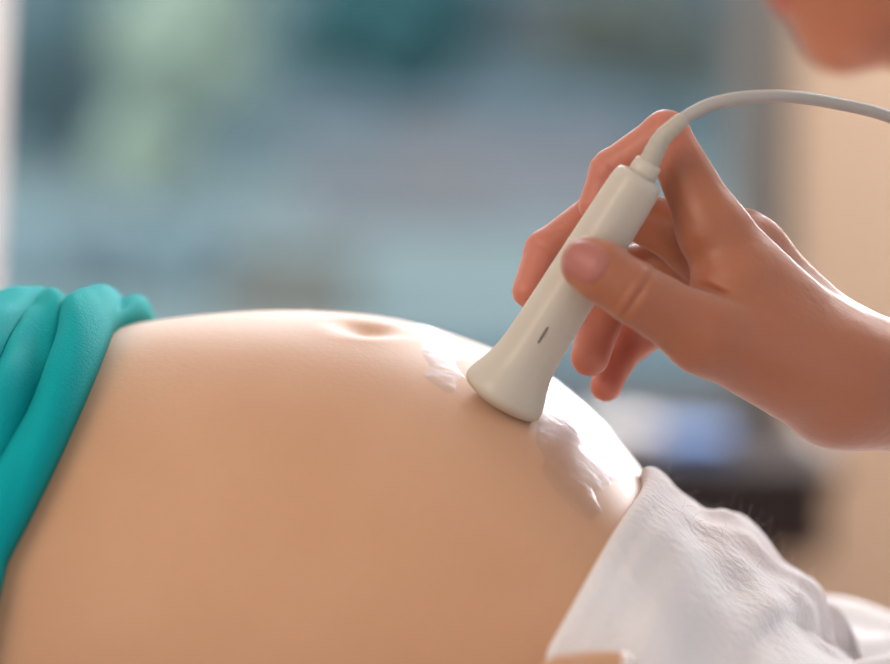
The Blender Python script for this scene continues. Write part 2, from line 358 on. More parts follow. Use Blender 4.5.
def tb_box(name, px0, px1, pyt, y0, dep, m, label, cat):
    a = P(px0, 0, y0).x; b = P(px1, 0, y0).x
    bm = bmesh.new(); box(bm, a, b, y0, y0 + dep, tz, P(0, pyt, y0).z, 0.003); return tag(from_bm(name, bm, m), label, cat)
tb_box('storage_box', 668, 736, 438, TY + 0.06, 0.12, mat('blue_card', srgb(96, 122, 168), 0.5), 'small blue storage box on the dark console table', 'box')
tb_box('tissue_box', 585, 664, 430, TY + 0.06, 0.12, mat('grey_card', srgb(190, 184, 184), 0.6), 'pale grey tissue box on the dark console table', 'box')

# ------------------------------------------------------------------ examination bed
BED = -0.285
bed = empty('examination_bed', (0, -0.02, FLOOR)); tag(bed, 'white examination bed carrying the person in the teal shirt', 'bed')
m_vinyl = mat('white_vinyl', srgb(226, 224, 222), 0.5, 0.4)
bm = bmesh.new(); box(bm, -0.85, 1.15, -0.38, 0.30, BED - 0.09, BED, 0.02); attach(from_bm('mattress', bm, m_vinyl, None, True), bed)
bm = bmesh.new(); box(bm, -0.84, 1.14, -0.36, 0.28, BED - 0.14, BED - 0.09, 0.005); attach(from_bm('bed_frame', bm, m_steel), bed)
for x in (-0.75, 1.05):
    for y in (-0.33, 0.25):
        bm = bmesh.new(); tube(bm, [(x, y, FLOOR), (x, y, BED - 0.14)], 0.022, 14); attach(from_bm('leg', bm, m_steel, None, True), bed)

# ------------------------------------------------------------------ pregnant woman
ZC = -0.150
KX = np.array([-0.50, -0.36, -0.22, -0.134, -0.098, -0.054, -0.018, 0.014, 0.030, 0.046, 0.062, 0.080, 0.100, 0.125, 0.160, 0.22])
KZ = np.array([-0.050, -0.020, -0.006, 0.0010, 0.0055, 0.0070, 0.0030, -0.0070, -0.0138, -0.0235, -0.0372, -0.0575, -0.086, -0.106, -0.138, -0.150])
KB = np.array([0.165, 0.150, 0.140, 0.143, 0.150, 0.158, 0.163, 0.166, 0.167, 0.167, 0.166, 0.165, 0.165, 0.168, 0.172, 0.172])
def hermite(xk, yk):
    m = np.gradient(yk, xk)
    def f(x):
        x = np.clip(x, xk[0], xk[-1]); i = np.clip(np.searchsorted(xk, x) - 1, 0, len(xk) - 2)
        h = xk[i + 1] - xk[i]; t = (x - xk[i]) / h
        return (yk[i] * (2 * t ** 3 - 3 * t * t + 1) + m[i] * h * (t ** 3 - 2 * t * t + t) + yk[i + 1] * (-2 * t ** 3 + 3 * t * t) + m[i + 1] * h * (t ** 3 - t * t))
    xx = np.linspace(xk[0], xk[-1], 800); yy = f(xx)
    ker = np.exp(-np.linspace(-2, 2, 25) ** 2); ker /= ker.sum()
    ys = np.convolve(np.pad(yy, 12, 'edge'), ker, 'valid')
    return lambda x: np.interp(x, xx, ys)
ZT = hermite(KX, KZ); HB = hermite(KX, KB)
YC = 0.012; PW = 2.15
class Torso:
    lo = np.array((-0.52, -0.2, -0.3)); hi = np.array((0.24, 0.22, 0.05))
    def __init__(s, grow=0.0): s.g = grow
    def __call__(s, x, y, z):
        b = HB(x) + s.g; hu = ZT(x) - ZC + s.g; hl = 0.128 + s.g
        h = np.where(z > ZC, hu, hl)
        q = ((np.abs(y - YC) / b) ** PW + (np.abs(z - ZC) / h) ** PW) ** (1 / PW)
        d = (q - 1) * np.minimum(b, h) * 0.95
        ends = np.maximum(-0.50 - x, x - 0.215)
        return np.maximum(d, ends)
def torso_point(x, phi, off=0.0):                             # phi = 0 at the crest, + towards the camera
    b = float(HB(x)) + off; c, s_ = math.cos(phi), math.sin(phi)
    h = (float(ZT(x)) - ZC if c > 0 else 0.128) + off
    r = (abs(s_ / b) ** PW + abs(c / h) ** PW) ** (-1 / PW)
    return Vector((x, YC - s_ * r, ZC + c * r))
def belly_hit(px, py):                                        # where the line of sight meets the belly
    T = Torso(); d = (P(px, py, 0) - CAM).normalized(); t = 0.9
    for _ in range(200):
        q = CAM + d * t; v = float(T(np.float64(q.x), np.float64(q.y), np.float64(q.z)))
        if v < 0.0002: break
        t += v * 0.5
    return CAM + d * t
def belly_normal(q):
    T = Torso(); e = 1e-3; f = lambda a: float(T(*[np.float64(c) for c in a]))
    return Vector([(f(q + Vector(v) * e) - f(q - Vector(v) * e)) for v in ((1, 0, 0), (0, 1, 0), (0, 0, 1))]).normalized()

def head_prims(o, fwd, up, s=1.0):
    f = np.array(fwd, float); f /= np.linalg.norm(f); u = np.array(up, float); u -= f * (u @ f); u /= np.linalg.norm(u); l = np.cross(u, f)
    W = lambda a, b, c: np.array(o) + s * (a * f + b * l + c * u)
    R = np.stack([f, l, u], 1)
    face = [Ell(W(-0.01, 0, 0.03), (0.098 * s, 0.076 * s, 0.098 * s), R), Ell(W(0.030, 0, -0.03), (0.066 * s, 0.062 * s, 0.085 * s), R),
            Cone(W(0.0, 0.052, -0.062), W(0.070, 0.012, -0.100), 0.020 * s, 0.016 * s), Cone(W(0.0, -0.052, -0.062), W(0.070, -0.012, -0.100), 0.020 * s, 0.016 * s),
            Ell(W(0.078, 0, -0.099), (0.017 * s, 0.021 * s, 0.017 * s), R), Ell(W(0.074, 0, -0.064), (0.020 * s, 0.028 * s, 0.024 * s), R),
            Cone(W(0.086, 0, 0.012), W(0.106, 0, -0.026), 0.008 * s, 0.0105 * s), Ell(W(0.094, 0.012, -0.030), (0.010 * s, 0.008 * s, 0.008 * s), R), Ell(W(0.094, -0.012, -0.030), (0.010 * s, 0.008 * s, 0.008 * s), R)]
    lips = [Ell(W(0.0905, 0, -0.059), (0.0080 * s, 0.021 * s, 0.0052 * s), R), Ell(W(0.0890, 0, -0.071), (0.0085 * s, 0.018 * s, 0.0062 * s), R)]
    ears = [Ell(W(-0.012, sg * 0.077, -0.005), (0.018 * s, 0.008 * s, 0.030 * s), R) for sg in (1, -1)]
    eyes = [Ell(W(0.083, sg * 0.031, 0.014), (0.014 * s, 0.016 * s, 0.010 * s), R) for sg in (1, -1)]
    balls = [Ell(W(0.068, sg * 0.031, 0.014), (0.0125 * s, 0.0135 * s, 0.0115 * s), R) for sg in (1, -1)]
    return face, lips, ears, eyes, balls, W, R

m_skin = mat('fair_skin', srgb(213, 167, 131), 0.5, 0.3, 0, 18, 0.06, 500, srgb(200, 150, 112), sss=0.25, sheen=0.4)
Fd = Field(axis((-0.86, -0.14, 0.008), (-0.14, 0.14, 0.0035), (0.14, 1.12, 0.01)), axis((-0.32, 0.2, 0.0035), (0.2, 0.26, 0.01)), axis((-0.3, 0.03, 0.003), (0.03, 0.1, 0.008)))
Fd.add([Torso()], 0.02, 0.01)
Fd.add([Ell((-0.38, -0.085, -0.05), (0.075, 0.075, 0.05)), Ell((-0.38, 0.11, -0.05), (0.075, 0.075, 0.05))], 0.03, 0.02)
for sg in (-1, 1):
    y = YC + sg * 0.088
    Fd.add(chain([(0.16, y, -0.214), (0.56, y + sg * 0.02, -0.222), (0.95, y + sg * 0.02, -0.240)], [0.066, 0.056, 0.04]), 0.03, 0.02)
    Fd.add(chain([(0.95, y + sg * 0.02, -0.24), (1.02, y + sg * 0.04, -0.19)], [0.038, 0.028]), 0.02, 0.02)
Fd.add(chain([(-0.48, YC, -0.15), (-0.58, YC, -0.155), (-0.64, YC, -0.15)], [0.07, 0.052, 0.056]), 0.04, 0.02)
Fd.add(chain([(-0.46, 0.17, -0.16), (-0.30, 0.215, -0.22), (-0.02, 0.205, -0.235)], [0.05, 0.038, 0.026]), 0.03, 0.02)
Fd.add(chain([(-0.02, 0.205, -0.24), (0.07, 0.205, -0.25)], [0.026, 0.022]), 0.02, 0.02)
fw = (-0.02, -0.02, 1)
face, lips, ears, eyes, balls, HW, HR = head_prims((-0.71, YC, -0.13), (0.12, 0, 0.99), (-1, 0, 0.12))
Fd.add(face, 0.02, 0.018); Fd.add(ears, 0.008, 0.004)
for e in eyes: Fd.cut(e, 0.006)
Fd.add(balls, 0.002, 0.001); Fd.add(lips, 0.003, 0.002)
# near arm, hand resting on the hip with the index fingertip up on the white cover
FY = -0.172
wr = P(440, 800, -0.210); kn = P(520, 748, -0.184)
Fd.add(chain([(-0.46, -0.15, -0.16), (-0.24, -0.245, -0.235), tuple(wr)], [0.050, 0.036, 0.024]), 0.02, 0.02)
Fd.add([Cone(wr, kn, 0.022, 0.014), Cone(wr, P(500, 790, -0.195), 0.022, 0.016)], 0.015, 0.012)
base = Fd.F.copy()
tipW = P(620, 668, FY)
Fd.add(chain([kn, P(560, 679, -0.178), P(590, 673, FY), tipW], [0.0105, 0.0085, 0.0078, 0.0068]), 0.005, 0.002, base=base)
for k, (dx, dy) in enumerate(((8, 36), (-2, 64), (-24, 88))):
    Fd.add(chain([P(518 - 4 * k, 760 + 16 * k, -0.190), P(568 + dx, 702 + dy, -0.184), P(598 + dx, 698 + dy, -0.178), P(622 + dx, 698 + dy, -0.174)], [0.0105, 0.0085, 0.0078, 0.0064]), 0.005, 0.002, base=base)
Fd.add(chain([wr, P(500, 775, -0.216), P(540, 750, -0.216)], [0.016, 0.011, 0.008]), 0.008, 0.004, base=base)
# navel
NV = belly_hit(366, 327)
nn = belly_normal(NV); nn_ = np.array(nn)
def navel(x, y, z):
    r2 = x * x / 0.0125 ** 2 + (y * y + z * z) / 0.0115 ** 2
    return 0.0052 * np.exp(-r2 * 1.3) - 0.0010 * np.exp(-((np.sqrt(r2) - 1.35) / 0.5) ** 2)
Fd.shift(NV, 0.05, navel)
V, Fc = Fd.mesh()
woman = empty('person', (0, YC, BED)); tag(woman, 'person lying on the back with bare pregnant belly, teal shirt pulled up', 'person')
body = from_np('body', V, Fc, m_skin); attach(body, woman); relax(body, 0.5, 6)
m_nail = mat('nail', srgb(236, 200, 190), 0.3, 0.5)
body.data.materials.append(mat('nail_pale', srgb(244, 228, 222), 0.3, 0.5))
cen = np.zeros(len(body.data.polygons) * 3); body.data.polygons.foreach_get('center', cen); cen = cen.reshape(-1, 3)
nc = np.array(P(632, 660, FY - 0.002)); mi = np.zeros(len(cen), np.int32); mi[np.linalg.norm(cen - nc, axis=1) < 0.0052] = 1
body.data.polygons.foreach_set('material_index', mi)
hb = Field(axis((-0.86, -0.56, 0.007)), axis((-0.12, 0.14, 0.007)), axis((-0.3, 0.02, 0.007)))
hb.add([Ell(HW(-0.025, 0, 0.038), (0.100, 0.090, 0.100), HR)], 0.01, 0.01); V, Fc = hb.mesh()
attach(from_np('hair', V, Fc, mat('dark_hair', srgb(40, 28, 24), 0.5, 0.4, 0.4, 60)), woman)

# teal shirt: a rolled, bunched hem around the ribs
m_teal_c = mat('teal_jersey', srgb(0, 166, 170), 0.8, 0.15, 0.12, 25, 0.35, 900)
def bump1(s, c, wd): return math.exp(-((s - c) / wd) ** 2)
V = []; F = []; ns, nphi = 300, 300; LEN = 0.33
rw_ = np.random.default_rng(11); WR = [(rw_.uniform(0.005, 0.12), rw_.uniform(-0.05, 0.05), rw_.choice([-1, 1]) * rw_.uniform(0.002, 0.0045), rw_.uniform(0.003, 0.006), rw_.uniform(-0.2, 1.5), rw_.uniform(0.25, 0.5)) for _ in range(16)]
def edge_curve(pix, far=-0.008):                                          # an edge lying on the body, as x against the angle around it
    pts = []
    for a, b in pix:
        q = belly_hit(a, b)
        if abs(q.y) > 0.3: continue                           # the line of sight passes over the body
        hh = float(ZT(q.x)) - ZC; pts.append((math.atan2(-(q.y - YC), q.z - ZC), q.x))
    pts.sort(); ph = np.array([p[0] for p in pts]); xx = np.array([p[1] for p in pts])
    cf = np.polyfit(ph, xx, 2); lo, hi = ph[0], ph[-1]
    def f(phi):
        if phi > hi: return float(np.polyval(cf, hi)) + (phi - hi) * max(-0.03, min(0.0, float(np.polyval(np.polyder(cf), hi)))) * 0.8
        if phi < lo: return float(np.polyval(cf, lo)) + (far * (1 - math.cos(phi - lo)) if far < 0 else far * math.sin(min(1.2, lo - phi)))
        return float(np.polyval(cf, phi))
    return f
shirt_hem = edge_curve([(110, 335), (100, 360), (82, 400), (68, 440), (38, 500), (14, 545), (4, 562)])
for i in range(ns + 1):
    s = LEN * (i / ns) ** 1.35
    for j in range(nphi):
        phi = -math.pi + 2 * math.pi * j / nphi
        near = 1 / (1 + math.exp(-(phi + 0.02) / 0.05))       # on the far side of the crest one more roll sticks out
        sh_ = 0.010 * (1 - near)
        x = shirt_hem(phi) + sh_ - s; s2 = s - sh_
        def ridge(c, wd, amp, q=s2): t = abs(q - c) / wd; return amp * math.sqrt(1 - t * t) if t < 1 else 0.0
        w1 = 0.003 * math.sin(2.6 * phi + 0.7); w2 = 0.006 * math.sin(2.1 * phi + 0.2); w3 = 0.008 * math.sin(1.9 * phi + 1.5)
        off = 0.0025 + (1 - near) * ridge(0.0045, 0.0056, 0.0095, s)
        off = max(off, 0.0025 + ridge(0.0088, 0.0100, 0.0145) * (0.85 + 0.15 * math.cos(2 * phi)))
        off = max(off, 0.004 + ridge(0.0245 + w1, 0.0090, 0.0105) * (0.7 + 0.3 * math.sin(2.2 * phi + 0.6)))
        off = max(off, 0.005 + ridge(0.0425 + w2, 0.0125, 0.0125) * (0.8 + 0.2 * math.sin(3.1 * phi + 1.9)))
        off = max(off, 0.005 + ridge(0.0600 + 1.3 * w2, 0.0110, 0.0100) * (0.7 + 0.3 * math.sin(2.5 * phi)))
        off = max(off, 0.006 + ridge(0.0830 + w3, 0.0150, 0.0130))
        off = max(off, 0.006 + ridge(0.1080 - w3, 0.0150, 0.0110), 0.006 + ridge(0.135 + w3, 0.017, 0.012))
        for k_ in range(16):                                  # loose diagonal wrinkles
            c0, sl_p, am, wd, p0, pw = WR[k_]
            off += am * math.exp(-((s2 - c0 - sl_p * phi) / wd) ** 2) * math.exp(-((phi - p0) / pw) ** 2) * min(1, s / 0.012)
        off += 0.0009 * math.sin(9 * phi + 60 * s) * min(1, s / 0.03) + 0.0007 * math.sin(17 * phi - 95 * s + 1.0) * min(1, s / 0.02)
        if i == 0: off = -0.002
        p = torso_point(x, phi, off)
        if p.z < BED + 0.003: p.z = BED + 0.003
        V.append(tuple(p))
for i in range(ns):
    for j in range(nphi):
        a = i * nphi + j; b = i * nphi + (j + 1) % nphi
        F.append((a, b, b + nphi, a + nphi))
shirt = from_np('shirt', np.array(V), np.array(F), m_teal_c); attach(shirt, woman)
relax(shirt, 0.5, 3); shirt.modifiers.new('thick', 'SOLIDIFY').thickness = 0.0012

# white towel-like cover over the hips, its edge rolled at the lower belly
m_fluff = mat('white_cotton_fleece', srgb(236, 232, 231), 0.9, 0.15, 0.03, 60, 0.55, 260, sheen=0.2)
TX = np.array([0.066, 0.0790, 0.0860, 0.0920, 0.0980, 0.1040, 0.110, 0.116, 0.127, 0.138, 0.148, 0.154, 0.1575, 0.159, 0.17])
TZ = np.array([-0.041, -0.0440, -0.0445, -0.0505, -0.0635, -0.0725, -0.0745, -0.0745, -0.0820, -0.0945, -0.1010, -0.1060, -0.114, -0.126, -0.135])
TZF = hermite(TX, TZ)
towel_edge = edge_curve([(641, 478), (637, 490), (625, 515), (605, 549), (575, 600), (545, 650)], 0.022); E0 = towel_edge(0.0)
V = []; F = []; ns, nphi = 130, 220; pm = 1.75
def tnoise(x, p): return (0.0011 * math.sin(120 * x + 6 * p) * math.sin(7 * p - 40 * x) + 0.0007 * math.sin(190 * x - 11 * p + 1) + 0.0005 * math.sin(21 * p + 90 * x))
def sm(t): t = max(0.0, min(1.0, t)); return t * t * (3 - 2 * t)
for i in range(ns + 1):
    for j in range(nphi + 1):
        phi = -pm + 2 * pm * j / nphi; e = towel_edge(phi); end = 0.158 + 0.06 * (1 - math.cos(phi)) + 0.004 * math.sin(5 * phi)
        q = i / ns; c = max(0.0, math.cos(phi)); L = 0.0085; lip = 0.0030 + 0.0100 * c ** 3
        if q < 0.12:                                           # the rolled edge: rises from the skin over a soft lip
            a = q / 0.12 * math.pi / 2; x = e + L * (1 - math.cos(a)); thick = lip * math.sin(a) - 0.0008 * (1 - q / 0.12)
        else:
            f = (q - 0.12) / 0.88; x = e + L + (end - e - L) * f
            xs_ = x + (E0 - e); want = max(0.0022, float(TZF(xs_)) - float(ZT(xs_))) * (0.25 + 0.75 * c * c); want = max(want, 0.008 * sm((x - 0.085) / 0.03))
            g = sm((xs_ - E0 - L) / 0.012); thick = lip * (1 - g) + g * (want + tnoise(x, phi))
        p = torso_point(x, phi, thick)
        if q > 0.93: p = p.lerp(Vector((p.x + 0.004, p.y, p.z - 0.03 * c)), ((q - 0.93) / 0.07) ** 2)
        V.append(tuple(p))
for i in range(ns):
    for j in range(nphi):
        a = i * (nphi + 1) + j; F.append((a, a + 1, a + nphi + 2, a + nphi + 1))
towel = from_np('hip_cover', np.array(V), np.array(F), m_fluff); relax(towel, 0.5, 3); towel.modifiers.new('thick', 'SOLIDIFY').thickness = 0.001
tag(towel, 'fluffy white cotton cover with a soft rolled edge over the hips', 'cover')

# white sheet over the legs
m_sheet = mat('white_sheet', srgb(226, 224, 224), 0.8, 0.2, 0.03, 20)
V = []; F = []; nu, nv = 90, 140
for i in range(nu + 1):
    x = 0.128 + 0.94 * (i / nu) ** 1.4
    for j in range(nv + 1):
        v = -1 + 2 * j / nv; y = YC + 0.245 * v
        prof = max(0.0, 1 - abs(v / 0.90) ** 7)
        top = -0.136 - 0.008 * min(1, (x - 0.15) / 0.3) - 0.03 * max(0, (x - 0.45) / 0.5) + BED * 0
        z = BED + 0.008 + (top - BED - 0.008) * prof
        z += prof * (0.003 * math.sin(38 * x + 22 * y) + 0.004 * math.sin(70 * x - 45 * y + 1) + 0.003 * math.sin(90 * y + 20 * x)) + 0.003 * (1 - prof) * (1 + math.sin(40 * x))
        V.append((x, y, z))
for i in range(nu):
    for j in range(nv):
        a = i * (nv + 1) + j; F.append((a, a + 1, a + nv + 2, a + nv + 1))
sh = from_np('leg_sheet', np.array(V), np.array(F), m_sheet); sh.modifiers.new('thick', 'SOLIDIFY').thickness = 0.002
tag(sh, 'creased white bed sheet spread over the legs beyond the hip cover', 'sheet')

# fine hairs along the belly and loose fibres on the cover
def strands(name, pts, L, r0, m, seed, curl):
    r = np.random.default_rng(seed); bm = bmesh.new()
    for p, n in pts:
        d = (n + Vector(r.normal(size=3) * 0.45)).normalized(); c = Vector(r.normal(size=3)) * curl; l = L * r.uniform(0.5, 1.2); ring = None
        for k in range(4):
            t = k / 3; q = p + d * (l * t) + c * (l * t * t); rad = r0 * (1 - 0.7 * t)
            nr = [bm.verts.new(q + Vector((rad * math.cos(a), 0, rad * math.sin(a)))) for a in (0, 2.09, 4.19)]
            if ring:
                for z in range(3): bm.faces.new((ring[z], ring[(z + 1) % 3], nr[(z + 1) % 3], nr[z]))
            ring = nr
    me = bpy.data.meshes.new(name); bm.to_mesh(me); bm.free(); return link(name, me, m)
r_ = np.random.default_rng(21); pts = []
for _ in range(700):
    x = r_.uniform(-0.11, 0.06); phi = r_.uniform(-0.75, -0.05); q = torso_point(x, phi, -0.0003); pts.append((q, belly_normal(q)))
hz_ = strands('fine_hair', pts, 0.0026, 0.000035, mat('fine_body_hair', srgb(235, 215, 200), 0.5), 22, 0.4); attach(hz_, woman); hz_['kind'] = 'stuff'
tvs = towel.data.vertices; cand = [v for v in tvs if v.normal.z > 0.3 and v.co.y > -0.06]; pts = [(cand[i].co.copy(), Vector((0, 0, 1)) if cand[i].normal.z < 0 else cand[i].normal.copy()) for i in r_.integers(0, len(cand), 150)]
fb = strands('loose_fibre', pts, 0.0045, 0.00005, m_fluff, 23, 0.9); fb.parent = towel; fb['kind'] = 'stuff'

# ------------------------------------------------------------------ ultrasound probe
m_plastic = mat('ivory_plastic', srgb(204, 194, 177), 0.38, 0.45, 0.03, 10)
m_boot = mat('grey_rubber', srgb(186, 178, 162), 0.5, 0.4)
m_cable = mat('grey_cable', srgb(180, 173, 164), 0.45, 0.4)
tip = belly_hit(498, 402); Y0 = tip.y - 0.004
TOP = P(642, 174, Y0 - 0.004); TIP = P(498, 403, Y0)
ax_ = (TOP - TIP).normalized(); px_ = (TOP - TIP).length / 271
probe = empty('ultrasound_probe', TIP); tag(probe, 'ivory ultrasound probe with a flared head pressed on the belly', 'ultrasound probe')
prof = [(-4, 3), (-3, 20), (-0.5, 31), (3, 38.5), (8, 42), (15, 42), (24, 39), (36, 34.5), (52, 30.8), (72, 29.3), (110, 28.6), (160, 27.6), (215, 26.6), (255, 25.6), (263, 24.6), (268, 22), (270, 17), (270.5, 3)]
bm = bmesh.new(); tube(bm, [TIP + ax_ * (s * px_) for s, r in prof], [r * px_ * 0.985 for s, r in prof], 48, True, 2.5, up=(0.6, -0.8, 0.3))
hs_ = from_bm('housing', bm, m_plastic, None, True); attach(hs_, probe)
sd = hs_.modifiers.new('sub', 'SUBSURF'); sd.levels = 1; sd.render_levels = 2
bm = bmesh.new(); pr = [(268, 14.5), (274, 14.8), (283, 14.2), (285, 12.5), (285.5, 9)]
tube(bm, [TIP + ax_ * (s * px_) for s, r in pr], [r * px_ for s, r in pr], 28); attach(from_bm('collar', bm, m_plastic, None, True), probe)
bpts = spline([tuple(TIP + ax_ * (284 * px_)), tuple(P(661, 140, Y0 - 0.005)), tuple(P(676, 125, Y0 - 0.005)), tuple(P(684, 119, Y0 - 0.004))], 10)
bm = bmesh.new(); rr = [(10.8 - 3.6 * i / (len(bpts) - 1)) * px_ * (1 + (0.018 if i % 4 < 2 else -0.018)) for i in range(len(bpts))]
tube(bm, bpts, rr, 24); attach(from_bm('strain_relief', bm, m_boot, None, True), probe)
cp = [tuple(P(676, 125, Y0 - 0.005)), tuple(P(690, 114.5, Y0 - 0.003)), tuple(P(712, 104, Y0)), tuple(P(745, 97.5, Y0 + 0.005)), tuple(P(790, 96.5, Y0 + 0.015)), tuple(P(835, 103, Y0 + 0.03)), tuple(P(890, 117, Y0 + 0.045)), tuple(P(960, 150, Y0 + 0.08)), (0.30, 0.14, -0.02), (0.34, 0.33, -0.25), (0.36, 0.36, -0.7), (0.40, 0.40, FLOOR + 0.02), (0.6, 0.6, FLOOR + 0.004), (0.9, 0.7, FLOOR + 0.004)]
bm = bmesh.new(); tube(bm, spline(cp, 14), 6.3 * PXM, 18); attach(from_bm('cable', bm, m_cable, None, True), probe)
# small dark slot on the housing
from mathutils.bvhtree import BVHTree
dg = bpy.context.evaluated_depsgraph_get(); dg.update(); oe = hs_.evaluated_get(dg); me_ = oe.to_mesh()
bv = BVHTree.FromPolygons([hs_.matrix_world @ v.co for v in me_.vertices], [tuple(p.vertices) for p in me_.polygons])
h0 = bv.ray_cast(CAM, (P(538, 343, Y0) - CAM).normalized()); h1 = bv.ray_cast(CAM, (P(548, 327, Y0) - CAM).normalized())
bm = bmesh.new(); tube(bm, [h0[0], h0[0].lerp(h1[0], 0.5), h1[0]], [0.0003, 0.00055, 0.0003], 10)
attach(from_bm('marker', bm, mat('marker_grey', srgb(112, 106, 98), 0.5), None, True), probe)

# ------------------------------------------------------------------ gel on the belly
m_gel = bpy.data.materials.new('clear_gel'); m_gel.use_nodes = True; nt = m_gel.node_tree; nt.nodes.clear()
out = nt.nodes.new('ShaderNodeOutputMaterial'); tr = nt.nodes.new('ShaderNodeBsdfTransparent'); tr.inputs[0].default_value = (0.97, 0.98, 1, 1)
gl = nt.nodes.new('ShaderNodeBsdfGlossy'); gl.inputs['Roughness'].default_value = 0.36; gl.inputs[0].default_value = (0.62, 0.63, 0.66, 1)
fr = fresnel(nt, 1.5); mx = nt.nodes.new('ShaderNodeMixShader')
n = nt.nodes.new('ShaderNodeTexNoise'); n.inputs['Scale'].default_value = 190; n.inputs['Detail'].default_value = 4
bp = nt.nodes.new('ShaderNodeBump'); bp.inputs['Strength'].default_value = 1.0; bp.inputs['Distance'].default_value = 0.001
tc = nt.nodes.new('ShaderNodeTexCoord'); nt.links.new(tc.outputs['Object'], n.inputs['Vector']); nt.links.new(n.outputs['Fac'], bp.inputs['Height'])
nt.links.new(bp.outputs[0], gl.inputs['Normal'])
nt.links.new(fr.outputs[0], mx.inputs[0]); nt.links.new(tr.outputs[0], mx.inputs[1]); nt.links.new(gl.outputs[0], mx.inputs[2]); nt.links.new(mx.outputs[0], out.inputs[0])
def gel_patch(name, outline, far, label, seed, amp):
    r = np.random.default_rng(seed); nx = 170
    pg = []
    for a, b in outline:
        q = belly_hit(a, b); c = math.cos(1); pg.append((q.x, q.y))
    pg += far; pg = np.array(pg)
    ph = r.random((18, 3)) * 6.28; kk = r.normal(size=(18, 2)) * 210
    xs = np.linspace(pg[:, 0].min() - 0.006, pg[:, 0].max() + 0.006, nx); ys = np.linspace(pg[:, 1].min() - 0.006, pg[:, 1].max() + 0.006, nx)
    X, Y = np.meshgrid(xs, ys, indexing='ij')
    dist = np.full(X.shape, 9.0); ins = np.zeros(X.shape, bool); m = len(pg)
    for i in range(m):
        a, b = pg[i], pg[(i + 1) % m]; d = b - a
        t = np.clip(((X - a[0]) * d[0] + (Y - a[1]) * d[1]) / (d @ d), 0, 1)
        dist = np.minimum(dist, np.hypot(X - a[0] - t * d[0], Y - a[1] - t * d[1]))
        cr = (a[1] > Y) != (b[1] > Y); ins ^= cr & (X < (b[0] - a[0]) * (Y - a[1]) / (b[1] - a[1] + 1e-12) + a[0])
    sd = np.where(ins, dist, -dist)
    nz = sum(np.sin(kk[q, 0] * X + kk[q, 1] * Y + ph[q, 0]) for q in range(18)) / 18
    nz2 = sum(np.sin(2.6 * (kk[q, 1] * X - kk[q, 0] * Y) + ph[q, 1]) for q in range(18)) / 18
    e = np.clip((sd + 0.012 * nz) / 0.010, 0, 1); e = e * e * (3 - 2 * e)
    off = -0.0009 + e * (0.0013 + amp * (0.5 + 0.9 * nz + 0.35 * nz2))
    V = []; F = []
    for i in range(nx):
        for j in range(nx):
            x, y = X[i, j], Y[i, j]; b_ = float(HB(x)); hh = float(ZT(x)) - ZC
            z = ZC + hh * max(0.0, 1 - abs((y - YC) / b_) ** PW) ** (1 / PW)
            n = belly_normal(Vector((x, y, z))) if e[i, j] > 0 else Vector((0, 0, 1))
            V.append(tuple(Vector((x, y, z)) + n * float(off[i, j])))
    keep = e > 0
    for i in range(nx - 1):
        for j in range(nx - 1):
            if keep[i:i + 2, j:j + 2].any(): a = i * nx + j; F.append((a, a + nx, a + nx + 1, a + 1))
    o = from_np(name, np.array(V), np.array(F), m_gel)
    bm = bmesh.new(); bm.from_mesh(o.data); bmesh.ops.delete(bm, geom=[v for v in bm.verts if not v.link_faces], context='VERTS'); bm.to_mesh(o.data); bm.free()
    return tag(o, label, 'gel', 'ultrasound gel on the belly')
gel_patch('ultrasound_gel', [(522, 400), (508, 428), (530, 450), (548, 490), (575, 530), (600, 535), (622, 505), (636, 482)], [(0.077, 0.0), (0.068, 0.05), (0.04, 0.065), (0.018, 0.03)], 'glossy clear gel smeared between the probe and the white cover', 2, 0.0006)
gel_patch('ultrasound_gel', [(404, 345), (412, 375), (430, 398), (455, 408), (472, 398), (474, 365)], [(0.016, 0.0), (0.004, 0.03), (-0.018, 0.02)], 'small glossy dab of clear gel on the navel side of the probe', 5, 0.0006)

# ------------------------------------------------------------------ clinician: hand, arm, body, head in one surface
def Q(px, py, dy): return np.array(P(px, py, Y0 + dy))
IDX = [Q(713, 230, 0.010), Q(666, 134, 0.017), Q(611, 171, 0.0215), Q(596, 205, 0.0200)]
MID = [Q(702, 244, 0.030), Q(612, 204, 0.040), Q(546, 252, 0.028), Q(529, 291, 0.018)]
RNG = [Q(694, 268, 0.046), Q(604, 270, 0.055), Q(600, 322, 0.040), Q(590, 357, 0.030)]
LIT = [Q(690, 300, 0.058), Q(631, 339, 0.064), Q(616, 362, 0.054), Q(606, 386, 0.046)]
THB = [Q(792, 366, 0.004), Q(706, 334, -0.012), Q(634, 293, -0.0235), Q(601, 271, -0.0225), Q(588, 264, -0.0205)]
WRS = Q(842, 378, 0.022); ELB = np.array((0.385, 0.075, -0.055)); SHO = np.array((0.46, 0.17, 0.165))
hx0, hx1 = P(505, 0, 0).x, P(770, 0, 0).x
Fd = Field(axis((hx0, hx1, 0.00085), (hx1, 0.20, 0.0016), (0.20, 0.86, 0.007)), axis((Y0 - 0.045, Y0 + 0.085, 0.00095), (Y0 + 0.085, 0.33, 0.004), (0.33, 0.72, 0.008)), axis((-0.62, -0.058, 0.009), (-0.058, 0.095, 0.0009), (0.095, 0.20, 0.0025), (0.20, 0.46, 0.007)))
